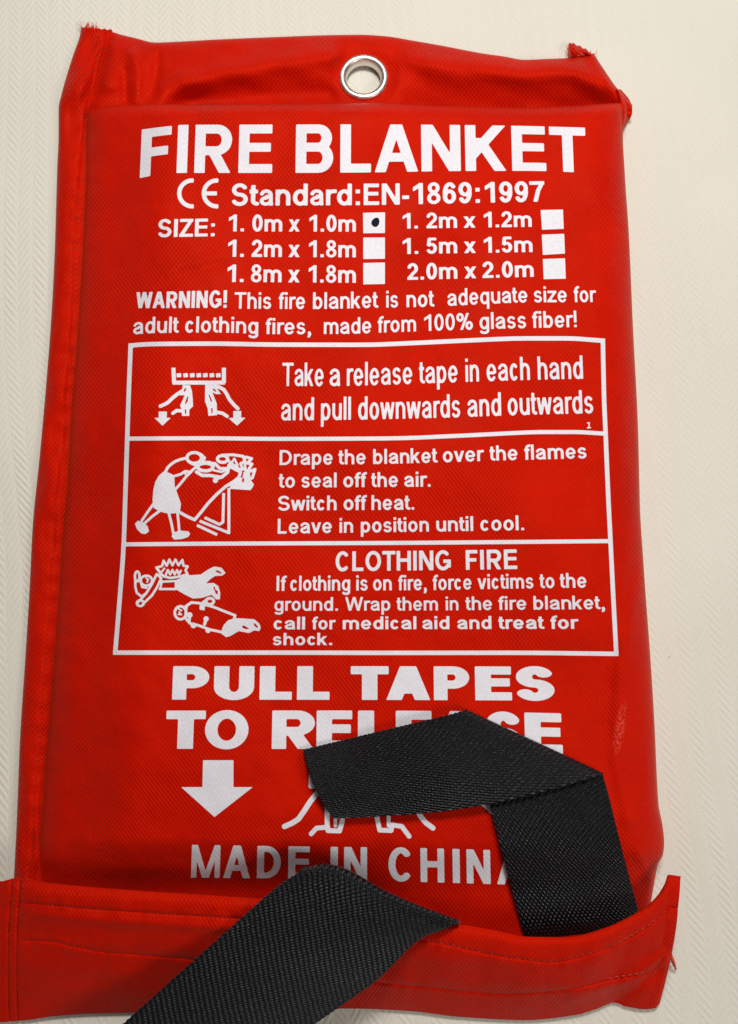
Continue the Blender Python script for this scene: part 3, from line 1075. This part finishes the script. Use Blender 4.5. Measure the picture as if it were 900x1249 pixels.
# warning
lettering('warning_lettering', [('WARNING!', 166, 276.7)], [(166, 376), (276, 375.5)], [(166, 356.5), (276, 354)], .135, .09, True, .04)
lettering('warning_lettering', [('This', 286, 330.7), ('fire', 340, 372), ('blanket', 381.7, 460.7), ('is', 471, 485.3), ('not', 495.7, 529), ('adequate', 545.7, 643), ('size', 651, 691), ('for', 699.7, 726)],
          [(286, 376.5), (380, 377), (460, 375.5), (530, 374), (590, 371), (643, 369), (726, 368.5)], [(286, 356.5), (380, 356.5), (460, 355), (530, 353.5), (590, 350.5), (643, 349.5), (726, 349)], .090, .075)
lettering('warning_lettering', [('adult', 162.7, 217.7), ('clothing', 226, 315), ('fires,', 324, 379), ('made', 395, 452.7), ('from', 460.7, 507.3), ('100%', 517.3, 576.3), ('glass', 584.7, 641.3), ('fiber!', 649, 703)],
          [(163, 408), (190, 406.3), (260, 405.7), (340, 407.7), (420, 407.3), (485, 405), (545, 403), (610, 401), (703, 399)],
          [(163, 388), (190, 386.3), (260, 386), (340, 388), (420, 387.3), (485, 385), (545, 382.7), (610, 380.5), (703, 378.8)], .090, .075)

# instruction box
TOPL = [(159.3, 421.5), (175, 420.2), (200, 419.5), (260, 419.2), (340, 420.4), (440, 420.6), (500, 418.6), (560, 415.8), (640, 412.8), (690, 412.8), (735.2, 415.6)]
LEFT = [(159.3, 421.5), (157, 480), (155.3, 530), (153, 600), (150.8, 664), (146, 730), (140.5, 796)]
RIGHT = [(735.2, 415.6), (736.5, 480), (738.8, 535), (741.5, 600), (744.5, 660), (748, 730), (751.6, 797.5)]


def fine(pts):
    p = np.array(pts, float)
    k = np.arange(len(p)); q = np.linspace(0, len(p) - 1, (len(p) - 1) * 5 + 1)
    return list(zip(curve(np.stack([k, p[:, 0]], -1))(q), curve(np.stack([k, p[:, 1]], -1))(q)))


sq = lambda x, y: ('fill', [(x - 2.7, y - 2.7), (x + 2.7, y - 2.7), (x + 2.7, y + 2.7), (x - 2.7, y + 2.7)])
shape('instruction_box', [sq(159.3, 421.5), sq(735.2, 415.6), sq(140.5, 796), sq(751.6, 797.5), ('line', fine(TOPL), 5.4), ('line', fine(LEFT), 5.4), ('line', fine(RIGHT), 5.4),
                          ('line', fine([(140.5, 796), (250, 796), (340, 796), (480, 796.3), (620, 796.2), (751.6, 797.5)]), 5.4),
                          ('line', fine([(156, 535), (250, 534.6), (340, 535.3), (470, 534.8), (560, 531.5), (660, 527), (700, 527), (738, 529)]), 5.0),
                          ('line', fine([(150.5, 664), (250, 663.2), (340, 662.8), (480, 662.2), (600, 661.3), (744, 660)]), 5.0)], 0.9)

lettering('instruction_lettering', [('Take', 344.3, 394.7), ('a', 402, 414.7), ('release', 423, 502.7), ('tape', 511, 558), ('in', 567.5, 584), ('each', 593.3, 646), ('hand', 655.5, 710.7)],
          [(344, 471), (400, 471), (500, 468.3), (580, 465.5), (646, 463.5), (711, 462)], [(344, 442.5), (400, 442), (500, 440.5), (580, 437), (646, 435), (711, 433.5)], .094, .066, False, .036)
lettering('instruction_lettering', [('and', 343, 383), ('pull', 391.5, 428), ('downwards', 436.7, 561), ('and', 570, 611), ('outwards', 619, 723)],
          [(343, 513), (430, 512), (560, 509), (611, 507), (723, 504)], [(343, 485), (430, 483.7), (560, 480.5), (611, 478.3), (723, 475.5)], .094, .066, False, .036)
shape('print_speck', [('line', [(716.5, 516), (718.5, 515.6), (718.2, 521.5)], 1.6), ('line', [(716.4, 522), (720, 521.6)], 1.5)], .45)
lettering('instruction_lettering', [('Drape', 341, 405.7), ('the', 412.7, 446), ('blanket', 455, 533), ('over', 540, 589.3), ('the', 597, 631), ('flames', 639.3, 715)],
          [(341, 567.3), (460, 566), (530, 564.3), (610, 561.7), (715, 559)], [(341, 549), (460, 547.7), (530, 546), (610, 543.2), (715, 540.7)], .092, .080)
lettering('instruction_lettering', [('to', 340, 359.7), ('seal', 367.7, 410.5), ('off', 418.7, 446.5), ('the', 452.7, 485.3), ('air.', 493, 525)], [(340, 595), (525, 593.6)], [(340, 577), (525, 575.2)], .092, .080)
lettering('instruction_lettering', [('Switch', 339, 410.5), ('off', 419, 446.5), ('heat.', 453, 505)], [(339, 622.8), (505, 621.7)], [(339, 605), (505, 603.3)], .092, .080)
lettering('instruction_lettering', [('Leave', 338.7, 404.7), ('in', 414, 430.6), ('position', 440, 523), ('until', 532, 577), ('cool.', 585.7, 639)], [(339, 651), (480, 649), (577, 647.7), (639, 646.7)],
          [(339, 632.7), (480, 631), (577, 629.5), (639, 628.5)], .092, .080)
lettering('instruction_lettering', [('CLOTHING', 409.3, 549.7), ('FIRE', 568, 630.5)], [(409, 696.8), (550, 695.3), (631, 694)], [(409, 672.7), (550, 671.2), (631, 670)], .11, .088, True)
lettering('instruction_lettering', [('If', 337.3, 348.7), ('clothing', 354, 427), ('is', 434.5, 448.3), ('on', 455, 477.7), ('fire,', 485.7, 520), ('force', 527.7, 575), ('victims', 582.3, 650.3), ('to', 658, 676), ('the', 682.7, 715)],
          [(337, 720.8), (520, 719.8), (620, 718), (715, 716.7)], [(337, 702.3), (520, 701.2), (620, 699.8), (715, 698.5)], .094, .078)
lettering('instruction_lettering', [('ground.', 334.7, 412), ('Wrap', 421, 476), ('them', 483.7, 534), ('in', 543.5, 559), ('the', 567.7, 600), ('fire', 607.7, 641.7), ('blanket,', 650.5, 737)],
          [(335, 745), (480, 744.8), (640, 743.7), (737, 743)], [(335, 728.5), (480, 728), (640, 727), (737, 726.3)], .088, .078)
lettering('instruction_lettering', [('call', 333.7, 372), ('for', 380.7, 408.7), ('medical', 418, 507.7), ('aid', 515, 548), ('and', 557.7, 599.3), ('treat', 607.7, 663), ('for', 671.3, 704.3)],
          [(334, 767.8), (704, 767)], [(334, 752.3), (704, 750.8)], .095, .085)
lettering('instruction_lettering', [('shock.', 332.7, 405)], [(332, 787), (405, 786.8)], [(332, 772), (405, 771.7)], .095, .085)


def crop(ox, oy, s):
    return lambda x, y: (ox + x / s, oy + y / s)


# two hands pulling tapes from a bag
def hands(tf, wd):
    a = lambda x: x * wd
    pr = [('bline', [(349, 208), (353, 288)], a(17)), ('bline', [(344, 286), (619, 286)], a(17)), ('bline', [(613, 288), (613, 208)], a(17))]
    pr += [('bline', [(x, 249), (x + 24, 246)], a(17)) for x in (366, 401, 436, 470, 504, 538, 572)]
    pr += [('line', [(281, 409), (300, 401), (320, 390), (345, 366), (370, 346), (395, 330), (415, 318)], a(15)),
           ('fill', [(398, 298), (436, 300), (446, 330), (450, 370), (452, 410), (432, 428), (432, 460), (394, 460), (392, 428), (384, 404), (398, 376), (408, 352), (378, 352), (394, 330)]),
           ('hole', [(420, 362), (428, 356), (424, 384), (410, 404), (412, 386)]), ('hole', [(408, 428), (416, 424), (416, 450), (410, 450)]), ('hole', [(406, 318), (418, 312), (412, 330), (402, 336)]),
           ('line', [(346, 446), (366, 432), (396, 434)], a(14)),
           ('fill', [(515, 298), (556, 298), (580, 320), (598, 346), (570, 346), (552, 336), (562, 360), (576, 396), (577, 456), (532, 460), (528, 420), (514, 384)]),
           ('hole', [(532, 346), (540, 352), (552, 384), (544, 386)]), ('hole', [(546, 420), (554, 418), (554, 446), (548, 446)]), ('hole', [(556, 314), (576, 330), (570, 334), (556, 326)]),
           ('line', [(566, 304), (590, 310), (612, 322), (628, 346), (642, 374), (664, 400), (686, 422)], a(15)),
           ('line', [(574, 440), (606, 446), (630, 462)], a(14))]
    return pr


p1 = hands(None, 1 / 4.286)
p1 += [('fill', [(272, 437), (315, 437), (314, 470), (336, 470), (292, 511), (249, 470), (272, 470)]), ('fill', [(662, 434), (704, 434), (703, 468), (726, 470), (682, 511), (637, 472), (662, 470)])]
shape('pictogram', p1, .55, tf=crop(130, 400, 4.286))

# person laying the blanket over a burning pan
q = 1 / 4.286
shape('pictogram', [
    ('ring', 458, 122, 38, 28, 13 * q), ('fill', [(470, 92), (494, 96), (516, 118), (512, 134), (492, 146), (476, 152), (492, 128), (484, 108)]),
    ('line', [(412, 124), (386, 130), (360, 140), (336, 156), (318, 174), (306, 200)], 12 * q), ('line', [(436, 146), (462, 158), (500, 146), (540, 146)], 13 * q),
    ('fill', [(296, 194), (326, 200), (354, 214), (356, 270), (374, 320), (389, 362), (384, 398), (358, 412), (324, 414), (282, 404), (246, 384), (240, 345), (244, 290), (254, 248), (272, 216)]),
    ('line', [(244, 364), (214, 406), (184, 450)], 11 * q), ('line', [(276, 400), (236, 430), (196, 466)], 11 * q),
    ('fill', [(148, 466), (164, 450), (192, 460), (214, 478), (222, 506), (204, 520), (182, 518), (158, 494)]),
    ('line', [(324, 408), (338, 460), (348, 512)], 11 * q), ('line', [(370, 406), (376, 460), (380, 506)], 11 * q),
    ('fill', [(346, 512), (388, 502), (428, 506), (437, 520), (426, 536), (396, 546), (354, 550), (340, 534)]),
    ('line', [(358, 216), (386, 208), (412, 192), (436, 196), (470, 168)], 11 * q), ('line', [(362, 284), (390, 252), (416, 220), (444, 192)], 11 * q),
    ('line', [(404, 194), (420, 216)], 9 * q),
    ('ring', 516, 170, 40, 20, 14 * q), ('line', [(470, 196), (500, 214), (540, 214), (600, 224), (632, 198), (640, 160)], 14 * q),
    ('line', [(536, 150), (566, 152), (592, 178), (638, 178)], 13 * q), ('line', [(556, 186), (600, 196), (628, 184)], 9 * q), ('dot', 569, 240, 14), ('line', [(569, 236), (590, 224)], 14 * q),
    ('ring', 606, 128, 27, 18, 13 * q), ('line', [(604, 108), (660, 106), (714, 114), (724, 140), (700, 152), (712, 182)], 12 * q), ('line', [(626, 120), (648, 150), (676, 166), (700, 186)], 11 * q),
    ('line', [(652, 150), (668, 126), (684, 160)], 9 * q), ('line', [(730, 118), (758, 126), (736, 150), (760, 154), (738, 190)], 12 * q),
    ('line', [(742, 196), (776, 182), (762, 226), (742, 236), (762, 262)], 12 * q), ('line', [(722, 150), (728, 200), (716, 250)], 10 * q),
    ('fill', [(668, 240), (700, 224), (738, 244), (766, 272), (752, 291), (642, 284), (648, 260)]), ('fill', [(484, 98), (500, 100), (520, 120), (514, 140), (490, 152), (478, 146), (496, 128)]), ('fill', [(716, 196), (742, 190), (752, 214), (748, 250), (706, 250)]), ('hole', [(708, 232), (720, 226), (718, 248), (708, 250)]),
    ('line', [(384, 408), (420, 428), (460, 446), (494, 406), (530, 360), (576, 312), (622, 272), (664, 246), (692, 224), (700, 196), (650, 170)], 13 * q),
    ('bline', [(639, 280), (639, 514), (486, 452)], 12 * q), ('bline', [(612, 306), (608, 458), (590, 470), (512, 434)], 12 * q), ('bline', [(472, 474), (578, 524)], 12 * q)], .55, tf=crop(130, 530, 4.286))

# person on fire, and person wrapped in the blanket
shape('pictogram', [
    ('line', [(262, 162), (280, 186)], 11 * q), ('line', [(260, 160), (290, 152), (298, 124), (314, 150), (328, 118), (344, 148), (360, 118), (376, 148), (396, 120), (402, 150), (424, 154), (412, 174), (424, 196)], 10 * q),
    ('line', [(282, 190), (300, 206), (334, 214), (376, 208), (420, 196)], 10 * q), ('line', [(310, 196), (320, 172), (332, 196), (344, 172), (356, 196), (368, 172), (378, 196), (388, 176)], 9 * q),
    ('line', [(290, 180), (302, 164)], 8 * q),
    ('fill', [(356, 228), (400, 208), (432, 200), (492, 196), (530, 170), (562, 154), (600, 160), (622, 188), (604, 202), (566, 204), (540, 222), (520, 242), (560, 240), (584, 256), (594, 290), (592, 326), (572, 326), (548, 302), (500, 318), (452, 322), (404, 298), (356, 270)]),
    ('hole', [(566, 176), (580, 174), (604, 188), (598, 192), (578, 186)]), ('hole', [(556, 264), (566, 260), (568, 274), (582, 284), (580, 300), (570, 296), (564, 278)]),
    ('line', [(284, 234), (360, 230)], 9 * q), ('line', [(278, 272), (360, 272)], 10 * q), ('line', [(276, 198), (288, 236), (280, 272)], 9 * q),
    ('line', [(262, 194), (238, 244), (206, 296), (160, 346)], 10 * q), ('line', [(286, 214), (262, 266), (236, 306), (190, 350)], 10 * q), ('line', [(262, 194), (286, 214)], 10 * q),
    ('ring', 176, 346, 18, 15, 10 * q), ('ring', 208, 228, 30, 26, 10 * q), ('line', [(206, 214), (218, 222), (212, 236)], 7 * q), ('line', [(178, 236), (186, 262), (208, 266)], 9 * q),
    ('ring', 160, 206, 12, 26, 10 * q), ('line', [(150, 222), (150, 260), (158, 292), (184, 312), (204, 296)], 10 * q), ('line', [(172, 190), (176, 220)], 8 * q),
    ('ring', 386, 396, 30, 34, 11 * q), ('line', [(376, 376), (392, 384)], 7 * q), ('line', [(380, 392), (388, 404)], 7 * q), ('line', [(374, 404), (392, 406)], 6 * q),
    ('line', [(414, 362), (444, 342), (486, 346), (560, 366), (620, 390), (672, 410), (664, 436)], 11 * q), ('line', [(412, 424), (436, 452), (480, 462), (540, 484), (606, 498)], 11 * q),
    ('line', [(420, 362), (412, 396), (416, 430)], 9 * q), ('dot', 434, 408, 15), ('line', [(434, 408), (432, 444)], 11 * q), ('dot', 454, 462, 15), ('dot', 520, 428, 14), ('line', [(520, 428), (512, 456)], 13 * q),
    ('dot', 530, 488, 14), ('fill', [(486, 356), (516, 350), (512, 384), (486, 380)]), ('ring', 540, 336, 20, 16, 12 * q), ('line', [(500, 346), (530, 322)], 12 * q),
    ('fill', [(612, 460), (636, 434), (672, 424), (720, 426), (772, 430), (798, 452), (806, 474), (798, 492), (770, 488), (746, 502), (690, 492), (650, 516), (626, 524), (600, 506), (602, 484)]),
    ('hole', [(706, 464), (722, 464), (746, 480), (730, 482), (712, 476)]), ('hole', [(768, 452), (778, 452), (792, 470), (786, 476), (772, 464)])], .55, tf=crop(130, 655, 4.286))

# release lettering, arrows, hands, origin
lettering('release_lettering', [('P', 210.5, 255, .88), ('U', 261, 310), ('L', 316.7, 356), ('L', 362.3, 402), ('T', 427.7, 474), ('A', 471, 524.5), ('P', 529, 572.3, .88), ('E', 579.3, 624), ('S', 628.5, 676)],
          [(210, 853.3), (400, 853.5), (676, 854.5)], [(210, 812.5), (400, 812.5), (676, 813)], .168, .120, True, .025)
lettering('release_lettering', [('T', 202.3, 250.5), ('O', 250, 303, .84), ('R', 331.7, 384, .86), ('E', 386, 430), ('L', 436.5, 478), ('E', 482.7, 527), ('A', 531, 588), ('S', 592, 636), ('E', 640, 685.7)],
          [(202, 913.3), (384, 913.5), (530, 916), (686, 919.5)], [(202, 866.7), (384, 866.5), (530, 867), (686, 870)], .165, .112, True, .025)
shape('down_arrow', [('fill', [(247.6, 927.2), (284.7, 927.2), (284.7, 960), (308.3, 960), (261.5, 996.5), (220.8, 960), (246.8, 960)])], .8)
shape('down_arrow', [('fill', [(588, 929), (626, 929), (627, 962), (650, 962), (606, 999), (565, 962), (588, 962)])], .8)
bt = lambda x, y: (432 + (x - 482) * 0.475, 1009 + (y - 452) * 0.40)
pr = [('bline', [(349, 208), (352, 330)], 4.0), ('bline', [(613, 330), (613, 208)], 4.0)]
pr += hands(None, 0.27)[10:]
shape('pictogram', [('line', [(347, 1008), (356, 1004), (364, 999), (371, 989), (378, 978), (386, 968), (400, 958)], 5.2),
                    ('line', [(379.5, 1017), (386, 1010), (398, 1009), (402, 1013)], 4.6),
                    ('line', [(399, 978), (399, 1005), (400, 1013), (414, 1013.5), (417, 1003), (419, 985)], 4.8), ('line', [(409, 985), (409, 1007)], 3.4),
                    ('line', [(508, 985), (513, 996), (520, 1004), (528, 1010)], 5.0),
                    ('line', [(457, 985), (461, 1003), (463, 1012.5), (477, 1013), (478, 1006), (490, 1008), (499, 1020)], 4.6), ('line', [(474, 985), (474, 1007)], 3.8),
                    ('fill', [(377, 930), (381, 930), (381, 960.5), (376.5, 960.5)]), ('line', [(379, 959), (500, 959)], 4.5), ('line', [(505, 930), (504, 960)], 4.5)], .6)
lettering('origin_lettering', [('M', 233.5, 268.5, .78), ('A', 272.5, 305), ('D', 313.5, 342.5), ('E', 351.5, 378), ('I', 403, 412), ('N', 419.6, 447.6), ('C', 473.7, 504), ('H', 512.8, 541.7), ('I', 552, 560.7), ('N', 569, 598), ('A', 605.8, 641)],
          [(233, 1070.4), (380, 1072), (500, 1075.3), (640, 1079.5)], [(233, 1030.3), (380, 1032.5), (500, 1034), (640, 1038)], .125, .09, True, .03)


# ------------------------------------------------------------------ pull tapes
def tape_sheet(name, U, V, Z, S_len, T_len):
    ny, nx = U.shape
    uv = np.stack([S_len, T_len], -1)
    o = sheet(name, U, V, Z, TAPE, None, skirt=None, uv=uv)
    so = o.modifiers.new('thickness', 'SOLIDIFY'); so.thickness = 0.0010; so.offset = 0.0
    return o


# folded tape on the right: up out of the pocket, folded over itself, end lying to the left
ns, nt = 420, 64
S_, T_ = np.meshgrid(np.linspace(0, 1, ns), np.linspace(0, 1, nt))
A0, A1 = np.array([652., 1190.]), np.array([790., 1158.])      # in the pocket
B0, B1 = np.array([567., 867.]), np.array([735., 945.])        # fold line
C0, C1 = np.array([370., 915.]), np.array([406., 997.])        # free end
k = 0.52
s1 = np.clip(S_ / k, 0, 1)[..., None]; s2 = np.clip((S_ - k) / (1 - k), 0, 1)[..., None]
t = T_[..., None]
A = A0 + t * (A1 - A0); B = B0 + t * (B1 - B0); C = C0 + t * (C1 - C0)
C = C + np.stack([-5.5 * np.sin(PI * T_) * 0.9, 2.0 * np.sin(PI * T_)], -1)
Q = np.where(S_[..., None] < k, A + s1 * (B - A), B + s2 * (C - B))
U, V = Q[..., 0], Q[..., 1]
s1 = s1[..., 0]; s2 = s2[..., 0]
up = S_ >= k
V = V + np.where(up, (13 * np.sin(PI * np.clip(s2, 0, 1)) * T_ ** 2), 0)
ser = 0.8 * np.sin(S_ * 2 * PI * 75)
edge = np.where(T_ < .001, -1.0, np.where(T_ > .999, 1.0, 0.0))
U = U + ser * edge * .35; V = V + ser * edge * .7
foldz = 1.7
zl = 0.9 + (foldz - 0.9) * np.clip(1 - (1 - s1) * 9, 0, 1) ** 2 + 0.5 * np.sin(PI * s1)
zl = zl - 5.0 * sstep(0.22, 0.0, s1)
roll = np.clip(s2 * 11, 0, 1)
zu = foldz + 0.9 * prof(roll) - (1.7 * sstep(0.25, 0.75, s2)) + 2.6 * np.sin(PI * 0.85 * T_) * sstep(0, 0.5, s2)
Z = h_body(np.minimum(U, 780), np.clip(V, 140, 1150)) + np.where(up, zu, zl) * MM
Sl = np.where(up, 3.0 + s2 * 2.05, s1 * 3.0)
tp = tape_sheet('pull_tape', U, V, Z, Sl, T_ * 1.42)
tp['label'] = 'black woven pull tape folded at an angle across the printed panel on the right'
tp['category'] = 'tape'
tp['group'] = 'black pull tapes of the fire blanket'

# second tape: rolls over at a crest and runs down to the lower left, over the pocket
L0 = np.array([370., 1052.]); L1 = np.array([560., 1126.])     # crest line
E0 = np.array([100., 1294.]); E1 = np.array([300., 1305.])     # beyond the picture's lower edge
ns, nt = 320, 60
S_, T_ = np.meshgrid(np.linspace(0, 1, ns), np.linspace(0, 1, nt))
t = T_[..., None]
Lc = L0 + t * (L1 - L0); Ec = E0 + t * (E1 - E0)
Hd = Lc + np.array([42., 150.]) * 0.55                          # hidden run under the front, into the pocket
k = 0.22
s1 = np.clip(S_ / k, 0, 1); s2 = np.clip((S_ - k) / (1 - k), 0, 1)
up = S_ >= k
Q = np.where(up[..., None], Lc + s2[..., None] * (Ec - Lc), Hd + s1[..., None] * (Lc - Hd))
U, V = Q[..., 0], Q[..., 1]
# rounded shoulder of the roll at its left end
near = np.where(up, np.exp(-(s2 / 0.09) ** 2), np.exp(-((1 - s1) / 0.35) ** 2))
V = V + 9 * np.exp(-(T_ / 0.09) ** 2) * near
V = V - 10 * np.exp(-((T_ - 0.26) / 0.21) ** 2) * near
V = V - np.where(up, 15 * T_ ** 4 * np.exp(-((s2 - 0.19) / 0.13) ** 2), 0)
s_ser = 0.8 * np.sin(S_ * 2 * PI * 62)
edge = np.where(T_ < .001, -1.0, np.where(T_ > .999, 1.0, 0.0))
U = U + s_ser * edge * .4; V = V + s_ser * edge * .6
body = h_body(np.clip(Lc[..., 0], 120, 770), np.clip(Lc[..., 1], 140, 1120)) / MM
rollr = 5.5 * (1 - 0.55 * T_)
ztop = 20.5 + 0 * body
lo = body * (1 - 0.45 * (1 - s1)) + 1.0
zhid = lo + (ztop - 1.2 - lo) * (1 - np.sqrt(np.maximum(0, 1 - s1 ** 3)))
zfront = ztop - 1.2 + 1.8 * prof(np.clip(s2 / .06, 0, 1)) - 7.0 * s2 - 2.5 * T_ * sstep(0.12, 0.5, s2) + 0.8 * np.sin(PI * T_) * sstep(0.1, 0.4, s2)
Z = np.where(up, zfront, zhid) * MM
Sl = np.where(up, 0.9 + s2 * 3.7, s1 * 0.9)
tp2 = tape_sheet('pull_tape', U, V, Z, Sl, T_ * 1.5)
tp2['label'] = 'black woven pull tape curling over the pocket lip towards the lower left'
tp2['category'] = 'tape'
tp2['group'] = 'black pull tapes of the fire blanket'
